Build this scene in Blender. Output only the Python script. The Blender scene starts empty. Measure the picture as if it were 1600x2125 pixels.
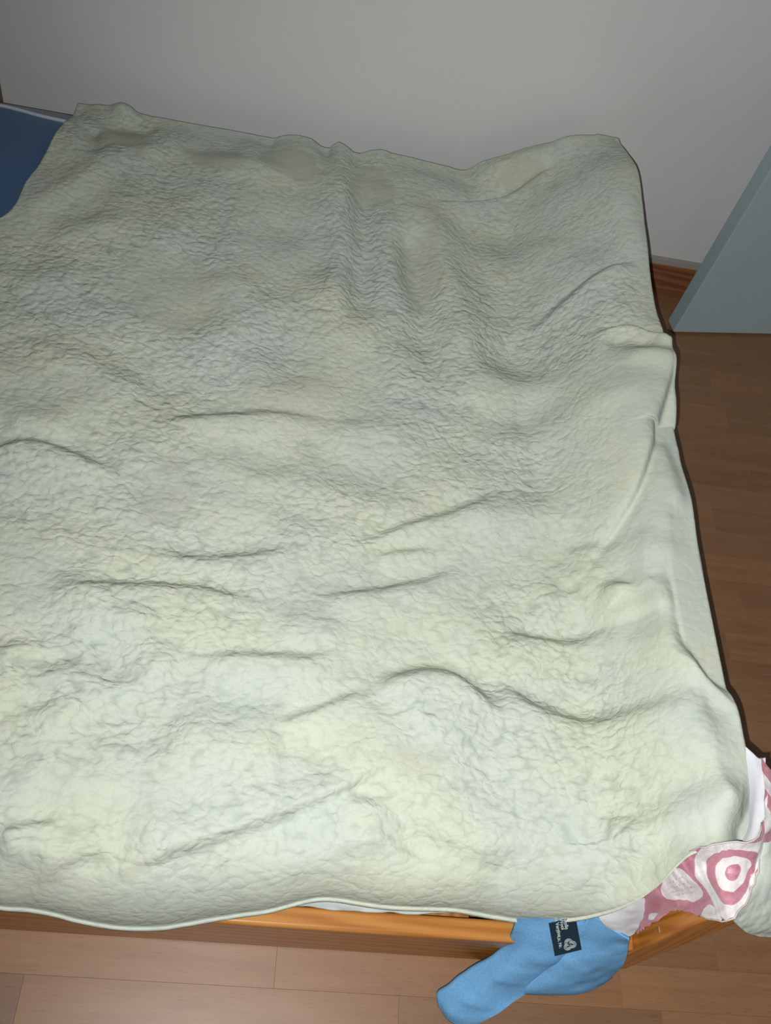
import bpy, bmesh, math, random
import numpy as np
from mathutils import Matrix, Vector

S = bpy.context.scene
C = S.collection
rng = random.Random(7)

# ------------------------------------------------------------------ camera
rot = [(0.9832,0.0273,0.1803),(-0.126,0.8165,0.5635),(-0.1319,-0.5768,0.8062)]          # columns: right, up, back
cam_data = bpy.data.cameras.new('camera')
cam = bpy.data.objects.new('camera', cam_data)
C.objects.link(cam)
m = Matrix.Identity(4)
for c in range(3):
    for r in range(3):
        m[r][c] = rot[c][r]
m[2][3] = 1.45
cam.matrix_world = m
cam_data.sensor_fit = 'VERTICAL'
cam_data.sensor_height = 24.0
cam_data.lens = 24.0 * 1900 / 2125
cam_data.clip_start = 0.02
S.camera = cam

# ------------------------------------------------------------------ light
w = bpy.data.worlds.new('world')
S.world = w
w.use_nodes = True
w.node_tree.nodes['Background'].inputs[0].default_value = (0.9, 0.95, 1.0, 1)
w.node_tree.nodes['Background'].inputs[1].default_value = 0.02
fl_data = bpy.data.lights.new('phone_flash', 'SPOT')
fl_data.spot_size = math.radians(134)
fl_data.spot_blend = 1.0
fl_data.shadow_soft_size = 0.003
fl_data.energy = 74
fl_data.color = (1.0, 0.995, 0.965)
flash = bpy.data.objects.new('phone_flash', fl_data)
C.objects.link(flash)
aim = Vector((0.3871,0.4933,-0.779))                    # the beam sits a little right of the lens axis
flash.rotation_euler = aim.to_track_quat('-Z', 'Y').to_euler()
flash.location = (-0.0183,-0.0217,1.4365)
# weak unseen overhead lamp, added to brighten the back wall
fill_data = bpy.data.lights.new('fill_lamp', 'AREA')
fill_data.shape = 'DISK'
fill_data.size = 0.5
fill_data.energy = 2.0
fill_data.color = (0.93, 0.97, 1.0)
fill = bpy.data.objects.new('fill_lamp', fill_data)
C.objects.link(fill)
fill.location = (1.1, -0.5, 2.42)
S.view_settings.view_transform = 'Standard'
S.view_settings.look = 'None'
S.view_settings.gamma = 1
S.view_settings.exposure = 0.0
S.view_settings.use_curve_mapping = False

# ------------------------------------------------------------------ helpers
def tag(o, label=None, cat=None, group=None, kind=None):
    if label: o['label'] = label
    if cat: o['category'] = cat
    if group: o['group'] = group
    if kind: o['kind'] = kind
    return o

def link(name, me, mat, parent=None):
    o = bpy.data.objects.new(name, me)
    C.objects.link(o)
    if mat is not None:
        for x in (mat if isinstance(mat, (list, tuple)) else [mat]):
            me.materials.append(x)
    if parent: o.parent = parent
    return o

def smooth(me, on=True):
    me.polygons.foreach_set('use_smooth', [on] * len(me.polygons))

def bm_obj(name, bm, mat, parent=None, sm=False):
    me = bpy.data.meshes.new(name)
    bm.to_mesh(me); bm.free()
    smooth(me, sm)
    return link(name, me, mat, parent)

def add_box(bm, lo, hi, bevel=0.0, seg=2):
    v = [bm.verts.new((x, y, z)) for x in (lo[0], hi[0]) for y in (lo[1], hi[1]) for z in (lo[2], hi[2])]
    f = []
    for idx in ((0, 1, 3, 2), (4, 6, 7, 5), (0, 4, 5, 1), (2, 3, 7, 6), (0, 2, 6, 4), (1, 5, 7, 3)):
        f.append(bm.faces.new([v[i] for i in idx]))
    bmesh.ops.recalc_face_normals(bm, faces=f)
    if bevel:
        e = list({e for q in f for e in q.edges})
        bmesh.ops.bevel(bm, geom=e, offset=bevel, segments=seg, profile=0.5, affect='EDGES')

def box_obj(name, lo, hi, mat, parent=None, bevel=0.0, seg=2, sm=False):
    bm = bmesh.new()
    add_box(bm, lo, hi, bevel, seg)
    return bm_obj(name, bm, mat, parent, sm)

def empty(name, loc=(0, 0, 0)):
    o = bpy.data.objects.new(name, None)
    o.empty_display_size = 0.05
    o.location = loc
    C.objects.link(o)
    return o

def keep(o, parent):
    # parent without moving: the parts are modelled in world space
    o.parent = parent
    o.matrix_parent_inverse = Matrix.Translation(parent.location).inverted()
    return o

def add_tube(bm, pts, rad, n=8, cap=True):
    P = [Vector(p) for p in pts]
    rings = []
    for i, p in enumerate(P):
        d = (P[min(i + 1, len(P) - 1)] - P[max(i - 1, 0)]).normalized()
        a = d.cross(Vector((0, 0, 1)))
        if a.length < 1e-4: a = d.cross(Vector((1, 0, 0)))
        a.normalize(); b = d.cross(a)
        r = rad[i] if isinstance(rad, (list, tuple)) else rad
        rings.append([bm.verts.new(p + a * (r * math.cos(t)) + b * (r * math.sin(t)))
                      for t in [2 * math.pi * k / n for k in range(n)]])
    for i in range(len(rings) - 1):
        for k in range(n):
            bm.faces.new((rings[i][k], rings[i][(k + 1) % n], rings[i + 1][(k + 1) % n], rings[i + 1][k]))
    if cap:
        bm.faces.new(rings[0][::-1]); bm.faces.new(rings[-1])

def grid_mesh(name, G, uv=None, closed=False):
    """mesh from an (n, m, 3) array of points"""
    n, mm = G.shape[:2]
    me = bpy.data.meshes.new(name)
    me.vertices.add(n * mm)
    me.vertices.foreach_set('co', G.reshape(-1).astype(np.float32))
    idx = np.arange(n * mm).reshape(n, mm)
    q = np.stack([idx[:-1, :-1], idx[:-1, 1:], idx[1:, 1:], idx[1:, :-1]], -1).reshape(-1, 4)
    nf = len(q)
    me.loops.add(nf * 4)
    me.loops.foreach_set('vertex_index', q.reshape(-1).astype(np.int32))
    me.polygons.add(nf)
    me.polygons.foreach_set('loop_start', np.arange(0, nf * 4, 4, dtype=np.int32))
    me.polygons.foreach_set('use_smooth', np.ones(nf, dtype=bool))
    if uv is not None:
        l = me.uv_layers.new(name='UVMap')
        l.data.foreach_set('uv', uv.reshape(-1, 2)[q.reshape(-1)].reshape(-1).astype(np.float32))
    me.update(calc_edges=True)
    me.validate()
    return me

def cr(P, n):
    """Catmull-Rom resampling of rows of points to n samples, by arc length"""
    P = np.asarray(P, float)
    if len(P) < 3:
        t = np.linspace(0, 1, n)[:, None]
        return P[0] * (1 - t) + P[-1] * t
    Q = np.vstack([2 * P[0] - P[1], P, 2 * P[-1] - P[-2]])
    out = []
    for i in range(len(P) - 1):
        a, b, c, d = Q[i:i + 4]
        for t in np.linspace(0, 1, 24, endpoint=False):
            out.append(0.5 * (2 * b + (c - a) * t + (2 * a - 5 * b + 4 * c - d) * t * t + (3 * b - a - 3 * c + d) * t ** 3))
    out.append(P[-1])
    out = np.array(out)
    s = np.r_[0, np.cumsum(np.linalg.norm(np.diff(out, axis=0), axis=1))]
    u = np.linspace(0, s[-1], n)
    return np.stack([np.interp(u, s, out[:, k]) for k in range(out.shape[1])], 1)

def patch(rows, n, mm):
    """smooth surface through rows of control points"""
    A = np.array([cr(r, n) for r in rows])
    A = A.transpose(1, 0, 2)
    B = np.array([cr(c, mm) for c in A])
    return B                      # (n, mm, 3)

def vnoise(x, y, scale, seed):
    """smooth value noise, -1..1"""
    r = np.random.RandomState(seed)
    T = r.rand(128, 128) * 2 - 1
    X, Y = x / scale + 37.3, y / scale + 11.7
    i, j = np.floor(X).astype(int), np.floor(Y).astype(int)
    fx, fy = X - i, Y - j
    fx = fx * fx * fx * (fx * (fx * 6 - 15) + 10); fy = fy * fy * fy * (fy * (fy * 6 - 15) + 10)
    g = lambda a, b: T[(i + a) % 128, (j + b) % 128]
    return (g(0, 0) * (1 - fx) + g(1, 0) * fx) * (1 - fy) + (g(0, 1) * (1 - fx) + g(1, 1) * fx) * fy

def worley(x, y, scale, seed):
    """distance to the nearest and second nearest jittered point, in cells"""
    r = np.random.RandomState(seed)
    T = r.rand(64, 64, 2)
    X, Y = x / scale + 50, y / scale + 50
    i, j = np.floor(X).astype(int), np.floor(Y).astype(int)
    f1 = np.full(X.shape, 9.0); f2 = f1.copy()
    for a in (-1, 0, 1):
        for b in (-1, 0, 1):
            p = T[(i + a) % 64, (j + b) % 64]
            d = np.hypot(i + a + p[..., 0] - X, j + b + p[..., 1] - Y)
            f2 = np.minimum(f2, np.maximum(f1, d)); f1 = np.minimum(f1, d)
    return f1, f2

def sstep(a, b, x):
    t = np.clip((x - a) / (b - a), 0, 1)
    return t * t * (3 - 2 * t)

# ------------------------------------------------------------------ materials
class NT:
    def __init__(s, name):
        s.mat = bpy.data.materials.new(name)
        s.mat.use_nodes = True
        s.t = s.mat.node_tree
        s.p = s.t.nodes['Principled BSDF']
    def n(s, kind, **kw):
        o = s.t.nodes.new(kind)
        for k, v in kw.items():
            if hasattr(o, k): setattr(o, k, v)
            else: o.inputs[k.replace('_', ' ')].default_value = v
        return o
    def l(s, a, b): s.t.links.new(a, b)
    def val(s, name, v): s.p.inputs[name].default_value = v
    def coord(s, out='Object', scale=(1, 1, 1), rot=(0, 0, 0), loc=(0, 0, 0)):
        c = s.n('ShaderNodeTexCoord')
        mp = s.n('ShaderNodeMapping')
        mp.inputs['Scale'].default_value = scale
        mp.inputs['Rotation'].default_value = rot
        mp.inputs['Location'].default_value = loc
        s.l(c.outputs[out], mp.inputs['Vector'])
        return mp.outputs['Vector']
    def noise(s, vec, scale, detail=3, rough=0.5, dist=0.0):
        o = s.n('ShaderNodeTexNoise')
        o.inputs['Scale'].default_value = scale
        o.inputs['Detail'].default_value = detail
        o.inputs['Roughness'].default_value = rough
        o.inputs['Distortion'].default_value = dist
        s.l(vec, o.inputs['Vector'])
        return o.outputs['Fac']
    def ramp(s, fac, stops):
        o = s.n('ShaderNodeValToRGB')
        e = o.color_ramp.elements
        while len(e) > 1: e.remove(e[-1])
        e[0].position, e[0].color = stops[0][0], (*stops[0][1], 1)
        for p, c in stops[1:]:
            q = e.new(p); q.color = (*c, 1)
        s.l(fac, o.inputs['Fac'])
        return o.outputs['Color']
    def mix(s, fac, a, b, mode='MIX'):
        o = s.n('ShaderNodeMix', data_type='RGBA', blend_type=mode)
        for sock, v in ((o.inputs[0], fac), (o.inputs[6], a), (o.inputs[7], b)):
            if isinstance(v, (int, float)): sock.default_value = v
            elif isinstance(v, tuple): sock.default_value = (*v, 1)
            else: s.l(v, sock)
        return o.outputs[2]
    def math(s, op, a, b=None, c=None):
        o = s.n('ShaderNodeMath', operation=op)
        for k, v in enumerate((a, b, c)):
            if v is None: continue
            if isinstance(v, (int, float)): o.inputs[k].default_value = v
            else: s.l(v, o.inputs[k])
        return o.outputs[0]
    def bump(s, h, strength, dist, prev=None):
        o = s.n('ShaderNodeBump')
        o.inputs['Strength'].default_value = strength
        o.inputs['Distance'].default_value = dist
        s.l(h, o.inputs['Height'])
        if prev is not None: s.l(prev, o.inputs['Normal'])
        return o.outputs['Normal']
    def color(s, c):
        if isinstance(c, tuple): s.p.inputs['Base Color'].default_value = (*c, 1)
        else: s.l(c, s.p.inputs['Base Color'])
    def normal(s, n): s.l(n, s.p.inputs['Normal'])

def mat_fleece(name, col_a, col_b, curl=1.0):
    t = NT(name)
    v = t.coord(scale=(0.86, 1.08, 1.0))
    warp = t.n('ShaderNodeTexNoise'); warp.inputs['Scale'].default_value = 34; t.l(v, warp.inputs['Vector'])
    wv = t.n('ShaderNodeMixRGB', blend_type='LINEAR_LIGHT'); wv.inputs[0].default_value = 0.014
    t.l(v, wv.inputs[1]); t.l(warp.outputs['Color'], wv.inputs[2])
    def cells(scale, sm):
        o = t.n('ShaderNodeTexVoronoi', feature='SMOOTH_F1')
        o.inputs['Scale'].default_value = scale
        o.inputs['Smoothness'].default_value = sm
        o.inputs['Randomness'].default_value = 0.95
        t.l(wv.outputs[0], o.inputs['Vector'])
        return o.outputs['Distance']
    big, small = cells(84, 0.22), cells(165, 0.3)
    # rounded curls with narrow grooves between them; the nap is pressed flat in places
    at = t.n('ShaderNodeAttribute', attribute_name='nap')
    flat = t.math('MAXIMUM', at.outputs['Fac'], 0.22)
    h1 = t.math('MULTIPLY', t.math('MULTIPLY', t.math('POWER', big, 1.6), -1.0), flat)
    n1 = t.bump(h1, 0.62 * curl, 0.0042)
    n2 = t.bump(t.math('MULTIPLY', t.math('MULTIPLY', small, -1.0), flat), 0.35 * curl, 0.0020, n1)
    n3 = t.bump(t.noise(v, 620, 3, 0.65), 0.30, 0.0011, n2)
    t.normal(n3)
    blot = t.noise(v, 6.0, 3, 0.55)
    base = t.mix(t.ramp(blot, [(0.40, (0,) * 3), (0.60, (1,) * 3)]), col_a, col_b)
    wr = t.n('ShaderNodeAttribute', attribute_name='wear')
    base = t.mix(t.math('MULTIPLY', wr.outputs['Fac'], 0.6), base, (0.49, 0.485, 0.395))
    fib = t.noise(v, 420, 2, 0.6)
    base = t.mix(0.22, base, t.ramp(fib, [(0.3, (0.74, 0.74, 0.72)), (0.7, (1, 1, 1))]), 'MULTIPLY')
    groove_shade = t.ramp(big, [(0.50, (1, 1, 1)), (0.85, (0.78, 0.80, 0.79))])  # shade between the curls, darkened into the base colour
    base = t.mix(t.math('MULTIPLY', flat, 0.85 * curl), base, groove_shade, 'MULTIPLY')
    t.color(base)
    t.val('Roughness', 0.95)
    t.val('Specular IOR Level', 0.05)
    return t.mat

def mat_wood(name, dark, light, axis=0, rough=0.45, grain=1.0, coat=0.18):
    t = NT(name)
    sc = [9, 9, 9]; sc[axis] = 0.7
    v = t.coord(scale=tuple(sc))
    w_ = t.n('ShaderNodeTexWave', wave_type='BANDS', bands_direction='DIAGONAL', wave_profile='SIN')
    w_.inputs['Scale'].default_value = 3.2 * grain; w_.inputs['Distortion'].default_value = 5.5
    w_.inputs['Detail'].default_value = 2.5; w_.inputs['Detail Scale'].default_value = 1.3
    t.l(v, w_.inputs['Vector'])
    sc2 = [160, 160, 160]; sc2[axis] = 5
    f = t.noise(t.coord(scale=tuple(sc2)), 1.0, 3, 0.6)
    g = t.math('ADD', t.math('MULTIPLY', w_.outputs['Fac'], 0.38), t.math('MULTIPLY', f, 0.62))
    c = t.ramp(g, [(0.28, dark), (0.68, light)])
    t.color(c)
    t.normal(t.bump(f, 0.12, 0.0006))
    t.val('Roughness', rough)
    t.val('Coat Weight', coat); t.val('Coat Roughness', 0.16); t.val('Specular IOR Level', 0.3)
    return t.mat

def mat_plank():
    t = NT('beech_laminate')
    info = t.n('ShaderNodeObjectInfo')
    cmb = t.n('ShaderNodeCombineXYZ')
    t.l(t.math('MULTIPLY', info.outputs['Random'], 37.0), cmb.inputs[0])
    t.l(t.math('MULTIPLY', info.outputs['Random'], 91.0), cmb.inputs[1])
    c = t.n('ShaderNodeTexCoord')
    add = t.n('ShaderNodeVectorMath', operation='ADD')
    t.l(c.outputs['Object'], add.inputs[0]); t.l(cmb.outputs[0], add.inputs[1])
    def sc(vec):
        o = t.n('ShaderNodeVectorMath', operation='MULTIPLY'); o.inputs[1].default_value = vec
        t.l(add.outputs[0], o.inputs[0]); return o.outputs[0]
    broad = t.noise(sc((2.2, 22, 1)), 1.0, 3, 0.55, 0.9)
    fine = t.noise(sc((9, 130, 1)), 1.0, 3, 0.6)
    # short dark flecks of beech
    fl = t.noise(sc((55, 420, 1)), 1.0, 1, 0.4)
    fleck = t.ramp(fl, [(0.62, (1, 1, 1)), (0.74, (0.62, 0.58, 0.55))])
    g = t.math('ADD', t.math('MULTIPLY', broad, 0.65), t.math('MULTIPLY', fine, 0.35))
    col = t.ramp(g, [(0.30, (0.220, 0.103, 0.042)), (0.52, (0.272, 0.134, 0.057)), (0.72, (0.312, 0.160, 0.073))])
    col = t.mix(0.55, col, fleck, 'MULTIPLY')
    col = t.mix(1.0, col, info.outputs['Color'], 'MULTIPLY')
    t.color(col)
    t.val('Roughness', 0.44)
    t.val('Specular IOR Level', 0.9)
    t.normal(t.bump(fine, 0.05, 0.0004))
    return t.mat

def mat_wall(name, col):
    t = NT(name)
    v = t.coord()
    a = t.noise(v, 3.0, 3)
    t.color(t.mix(t.ramp(a, [(0.3, (0,) * 3), (0.7, (1,) * 3)]), col, tuple(x * 0.96 for x in col)))
    t.normal(t.bump(t.noise(v, 260, 4, 0.6), 0.10, 0.0012))
    t.val('Roughness', 0.85); t.val('Specular IOR Level', 0.2)
    return t.mat

def mat_cloth(name, col, col2=None, scale=500, rough=0.9, bump=0.25, sheen=0.2, melange=0.5):
    t = NT(name)
    v = t.coord()
    a = t.noise(v, scale, 2, 0.6)
    b = t.noise(v, 9, 3)
    c2 = col2 or tuple(x * 0.78 for x in col)
    base = t.mix(t.ramp(a, [(0.35, (0,) * 3), (0.65, (1,) * 3)]), c2, col)
    base = t.mix(t.math('MULTIPLY', b, 0.35 * melange), base, c2)
    t.color(base)
    t.normal(t.bump(a, bump, 0.0008))
    t.val('Roughness', rough); t.val('Sheen Weight', sheen); t.val('Specular IOR Level', 0.2)
    return t.mat

def mat_plain(name, col, rough=0.6, bump=0.0, scale=300, spec=0.3):
    t = NT(name)
    v = t.coord()
    a = t.noise(v, scale, 2)
    t.color(t.mix(a, col, tuple(x * 0.93 for x in col)))
    if bump: t.normal(t.bump(a, bump, 0.0006))
    t.val('Roughness', rough); t.val('Specular IOR Level', spec)
    return t.mat

def mat_satin():
    """pink satin printed with white rings and a white disc (flat print, in the cloth's own UV)"""
    t = NT('printed_satin')
    c = t.n('ShaderNodeTexCoord')
    sep = t.n('ShaderNodeSeparateXYZ'); t.l(c.outputs['UV'], sep.inputs[0])
    wob = t.noise(c.outputs['Object'], 60, 2)
    def dist(cx, cy, ax=1.0):
        dx = t.math('MULTIPLY', t.math('SUBTRACT', sep.outputs[0], cx), ax)
        dy = t.math('SUBTRACT', sep.outputs[1], cy)
        d = t.math('SQRT', t.math('ADD', t.math('MULTIPLY', dx, dx), t.math('MULTIPLY', dy, dy)))
        return t.math('ADD', d, t.math('MULTIPLY', t.math('SUBTRACT', wob, 0.5), 0.05))
    K = (0, 0, 0); W = (1, 1, 1)
    # target-like rings
    r1 = t.ramp(dist(2.46, 0.47), [(0.0, K), (0.11, K), (0.12, W), (0.24, W), (0.25, K), (0.38, K), (0.39, W), (0.56, W), (0.57, K)])
    d1 = t.ramp(dist(1.50, 0.60), [(0.0, W), (0.345, W), (0.355, K)])
    r3 = t.ramp(dist(3.12, 0.35), [(0.0, W), (0.10, W), (0.11, K), (0.2, K), (0.21, W), (0.3, W), (0.31, K)])
    r4 = t.ramp(dist(1.85, -0.02), [(0.0, W), (0.22, W), (0.23, K)])
    r5 = t.ramp(dist(0.62, 0.30), [(0.0, W), (0.12, W), (0.13, K)])
    mask = d1
    for q in (r1, r3, r4, r5): mask = t.mix(1.0, mask, q, 'LIGHTEN')
    # rows of faint grey print inside the white disc
    rowm = t.math('PINGPONG', t.math('MULTIPLY', t.math('ADD', sep.outputs[1], t.math('MULTIPLY', sep.outputs[0], 0.12)), 9.0), 0.5)
    dash = t.n('ShaderNodeTexNoise'); dash.inputs['Scale'].default_value = 1.0; dash.inputs['Detail'].default_value = 0
    mp = t.n('ShaderNodeMapping'); mp.inputs['Scale'].default_value = (34, 9, 1)
    t.l(c.outputs['UV'], mp.inputs['Vector']); t.l(mp.outputs['Vector'], dash.inputs['Vector'])
    pr = t.math('MULTIPLY', t.math('GREATER_THAN', rowm, 0.34), t.math('GREATER_THAN', dash.outputs['Fac'], 0.52))
    core = t.ramp(dist(1.52, 0.59), [(0.0, W), (0.24, W), (0.25, K)])
    pr = t.math('MULTIPLY', pr, core)
    sheen_streak = t.noise(t.coord(scale=(40, 40, 12)), 1.0, 3, 0.6, 1.5)
    pink = t.ramp(sheen_streak, [(0.3, (0.44, 0.150, 0.215)), (0.7, (0.62, 0.28, 0.345))])
    white = t.ramp(sheen_streak, [(0.3, (0.66, 0.62, 0.645)), (0.6, (0.84, 0.81, 0.82))])
    t.color(t.mix(t.math('MULTIPLY', pr, 0.55), t.mix(mask, pink, white), (0.34, 0.31, 0.35)))
    crk = t.noise(t.coord(scale=(1, 1, 1)), 95, 4, 0.65, 1.2)
    fine = t.noise(t.coord(), 420, 2)
    t.normal(t.bump(fine, 0.15, 0.0008, t.bump(crk, 0.35, 0.003)))
    t.val('Roughness', 0.36); t.val('Specular IOR Level', 0.55); t.val('Sheen Weight', 0.3)
    return t.mat

M = dict(
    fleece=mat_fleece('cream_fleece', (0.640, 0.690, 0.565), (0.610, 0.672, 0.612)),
    fleece_tip=mat_fleece('cream_fleece_smooth', (0.665, 0.71, 0.60), (0.635, 0.695, 0.635), 0.8),
    hem=mat_cloth('fleece_hem', (0.72, 0.75, 0.68), (0.65, 0.68, 0.61), 700),
    wall=mat_wall('wall_paint', (0.755, 0.765, 0.77)),
    wall_other=mat_wall('wall_paint_plain', (0.40, 0.38, 0.36)),
    ceiling=mat_wall('ceiling_paint', (0.6, 0.6, 0.6)),
    plank=mat_plank(),
    subfloor=mat_plain('floor_joint', (0.22, 0.125, 0.065), 0.7),
    skirting=mat_wood('skirting_wood', (0.20, 0.075, 0.03), (0.33, 0.14, 0.06), 0, 0.4),
    dust=mat_plain('dusty_skirting_ledge', (0.36, 0.33, 0.30), 0.8, 0.2),
    pine_x=mat_wood('varnished_pine_rail', (0.43, 0.158, 0.028), (0.57, 0.25, 0.060), 0),
    pine_y=mat_wood('varnished_pine_board', (0.31, 0.115, 0.026), (0.46, 0.20, 0.055), 1),
    pine_z=mat_wood('varnished_pine_post', (0.50, 0.165, 0.026), (0.68, 0.27, 0.055), 2, 0.34, 1.6),
    peg=mat_wood('pine_peg', (0.40, 0.19, 0.07), (0.52, 0.27, 0.11), 1),
    trim=mat_wood('dark_wood_casing', (0.12, 0.05, 0.02), (0.20, 0.09, 0.04), 2),
    door=mat_plain('door_lacquer', (0.41, 0.53, 0.58), 0.45, 0.05, 40),
    handle=mat_plain('brushed_metal', (0.55, 0.55, 0.55), 0.3),
    navy=mat_cloth('navy_ticking', (0.092, 0.185, 0.36), (0.064, 0.140, 0.285), 650, melange=0.8),
    slate=mat_cloth('slate_border', (0.25, 0.30, 0.36), (0.20, 0.245, 0.30), 650),
    piping=mat_plain('white_piping', (0.62, 0.68, 0.75), 0.6),
    sheet=mat_cloth('white_sheet_cotton', (0.74, 0.80, 0.80), (0.66, 0.72, 0.74), 700, bump=0.15),
    satin=mat_satin(),
    lining=mat_cloth('white_lining', (0.78, 0.79, 0.84), (0.70, 0.71, 0.77), 600, 0.75, 0.12),
    seam=mat_plain('seam_cord', (0.62, 0.55, 0.53), 0.7),
    blue=mat_cloth('blue_wool', (0.205, 0.475, 0.80), (0.155, 0.39, 0.70), 420, bump=0.35, sheen=0.0),
    label=mat_plain('label_satin', (0.016, 0.035, 0.055), 0.4, 0.1, 900),
    thread=mat_plain('label_thread', (0.50, 0.56, 0.58), 0.7),
)

# ------------------------------------------------------------------ the room
YW, YS = 1.861, 1.849               # wall plane, skirting front
def struct(o): o['kind'] = 'structure'; return o

floor = struct(box_obj('floor', (-2.6, -2.4, -0.06), (2.0, 1.87, -0.006), M['subfloor']))
struct(box_obj('wall_back', (-2.6, YW, -0.02), (2.0, YW + 0.1, 2.5), M['wall']))
struct(box_obj('wall_left', (-2.7, -2.4, -0.02), (-2.6, 1.96, 2.5), M['wall_other']))
struct(box_obj('wall_right', (1.9, -2.4, -0.02), (2.0, 1.861, 2.5), M['wall']))
struct(box_obj('wall_front', (-2.7, -2.5, -0.02), (2.0, -2.4, 2.5), M['wall_other']))
struct(box_obj('ceiling', (-2.7, -2.5, 2.5), (2.0, 1.96, 2.58), M['ceiling']))

# laminate strips, each one a piece of the floor
PW = 0.06035
TH = 0.0065
plank_mesh = {}
def plank(x0, x1, row, tone=None):
    y0 = 0.192 + PW * row
    L = round(x1 - x0, 4)
    if L not in plank_mesh:
        bm = bmesh.new()
        add_box(bm, (-L / 2 + 0.00006, -PW / 2 + 0.00006, -TH), (L / 2 - 0.00006, PW / 2 - 0.00006, 0), 0.00018, 1)
        me = bpy.data.meshes.new('plank'); bm.to_mesh(me); bm.free()
        me.materials.append(M['plank'])
        plank_mesh[L] = me
    o = bpy.data.objects.new('plank', plank_mesh[L])
    C.objects.link(o)
    o.parent = floor
    o.location = ((x0 + x1) / 2, y0 + PW / 2, 0)
    k = tone if tone else rng.choice([0.86, 0.93, 0.97, 1.0, 1.0, 1.04, 1.08])
    wq = rng.uniform(-0.025, 0.025)
    o.color = (k * (1 + wq), k, k * (1 - wq), 1)

LENS = [0.28, 0.34, 0.40, 0.46, 0.52]
fixed = {-1: [(-0.70, -0.24, 0.66), (-0.24, 0.28, 1.0)], 0: [(-0.42, 0.10, 1.0), (0.10, 0.62, 0.97)],
         12: [(0.506, 0.966, 1.06), (0.966, 1.426, 0.86)]}
for row in range(-9, 28):
    y0 = 0.192 + PW * row
    if y0 > 1.84: continue
    x = -0.85 if y0 < 0.30 else 0.52
    x -= rng.uniform(0, 0.25)
    end = 1.75
    fx = fixed.get(row, [])
    while x < end:
        hit = [f for f in fx if f[0] - 0.02 <= x < f[1]]
        if hit:
            f = hit[0]
            plank(f[0], f[1], row, f[2]); x = f[1]; continue
        L = rng.choice(LENS)
        nxt = [f[0] for f in fx if f[0] > x]
        if nxt and x + L > nxt[0] - 0.12: L = nxt[0] - x
        plank(round(x, 4), round(x + L, 4), row)
        x = round(x + L, 4)

# skirting board with its dusty ledge
bm = bmesh.new()
add_box(bm, (-2.6, YS, 0.0), (1.74, YW, 0.074), 0.0015, 1)
base = struct(bm_obj('baseboard_back', bm, M['skirting']))
bm = bmesh.new()
v = [bm.verts.new(p) for p in ((-2.6, YS + 0.001, 0.0742), (1.74, YS + 0.001, 0.0742), (1.74, YW + 0.001, 0.0742), (-2.6, YW + 0.001, 0.0742),
                               (-2.6, YS + 0.004, 0.085), (1.74, YS + 0.004, 0.085), (1.74, YW + 0.001, 0.090), (-2.6, YW + 0.001, 0.090))]
for f in ((0, 3, 2, 1), (4, 5, 6, 7), (0, 1, 5, 4), (2, 3, 7, 6), (1, 2, 6, 5), (3, 0, 4, 7)):
    bm.faces.new([v[i] for i in f])
o = bm_obj('skirting_ledge', bm, M['dust'], base)
o['label'] = 'dusty grey top ledge of the brown skirting board'

# brown upright casing on the wall at the far left
bm = bmesh.new()
add_box(bm, (-0.86, 1.838, 0.0), (-0.668, YW, 2.3), 0.004, 2)
struct(bm_obj('trim_1', bm, M['trim']))

# open door leaf standing back against the wall beside the bed
def door():
    a = Vector((0.9406, 1.6855, 0.006)); d = Vector((1.2162 - 0.9406, 1.7378 - 1.6855, 0)).normalized()
    n = Vector((-d.y, d.x, 0))
    W_, T_, Hh = 0.80, 0.042, 2.02
    mtx = Matrix.Translation(a) @ Matrix(((d.x, n.x, 0, 0), (d.y, n.y, 0, 0), (0, 0, 1, 0), (0, 0, 0, 1)))
    bm = bmesh.new()
    add_box(bm, (0, 0, 0), (W_, T_, Hh), 0.0025, 2)
    bm.transform(mtx)
    o = struct(bm_obj('door_1', bm, M['door'], None, False))
    bm = bmesh.new()
    add_box(bm, (0.035, -0.008, 0.95), (0.075, 0, 1.13), 0.003, 2)
    add_tube(bm, [(0.055, -0.008, 1.05), (0.055, -0.05, 1.05), (0.062, -0.055, 1.05), (0.17, -0.055, 1.05)], 0.009, 10)
    bm.transform(mtx)
    bm_obj('door_handle', bm, M['handle'], o, True)
door()

# ------------------------------------------------------------------ the bed frame
bed = empty('wooden_bed', (-0.35, 1.0, 0))
tag(bed, 'low varnished orange pine bed frame with square corner post, under the cream fleece', 'bed')
def bpart(o): return keep(o, bed)
ZR = 0.147
bpart(box_obj('side_rail', (-1.42, 0.245, 0.002), (0.5845, 0.273, ZR), M['pine_x'], None, 0.0055, 5))
bpart(box_obj('side_rail', (-1.42, 1.742, 0.002), (0.5845, 1.77, ZR), M['pine_x'], None, 0.005, 4))
def post(x0, x1, y0, y1, h):
    o = box_obj('post', (x0, y0, 0.0), (x1, y1, h), M['pine_z'], None, 0.004, 3)
    return bpart(o)
p1 = post(0.585, 0.630, 0.245, 0.290, 0.384)
post(0.585, 0.630, 1.725, 1.770, 0.384)
post(-1.465, -1.42, 0.245, 0.290, 0.55)
post(-1.465, -1.42, 1.725, 1.770, 0.55)
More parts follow.
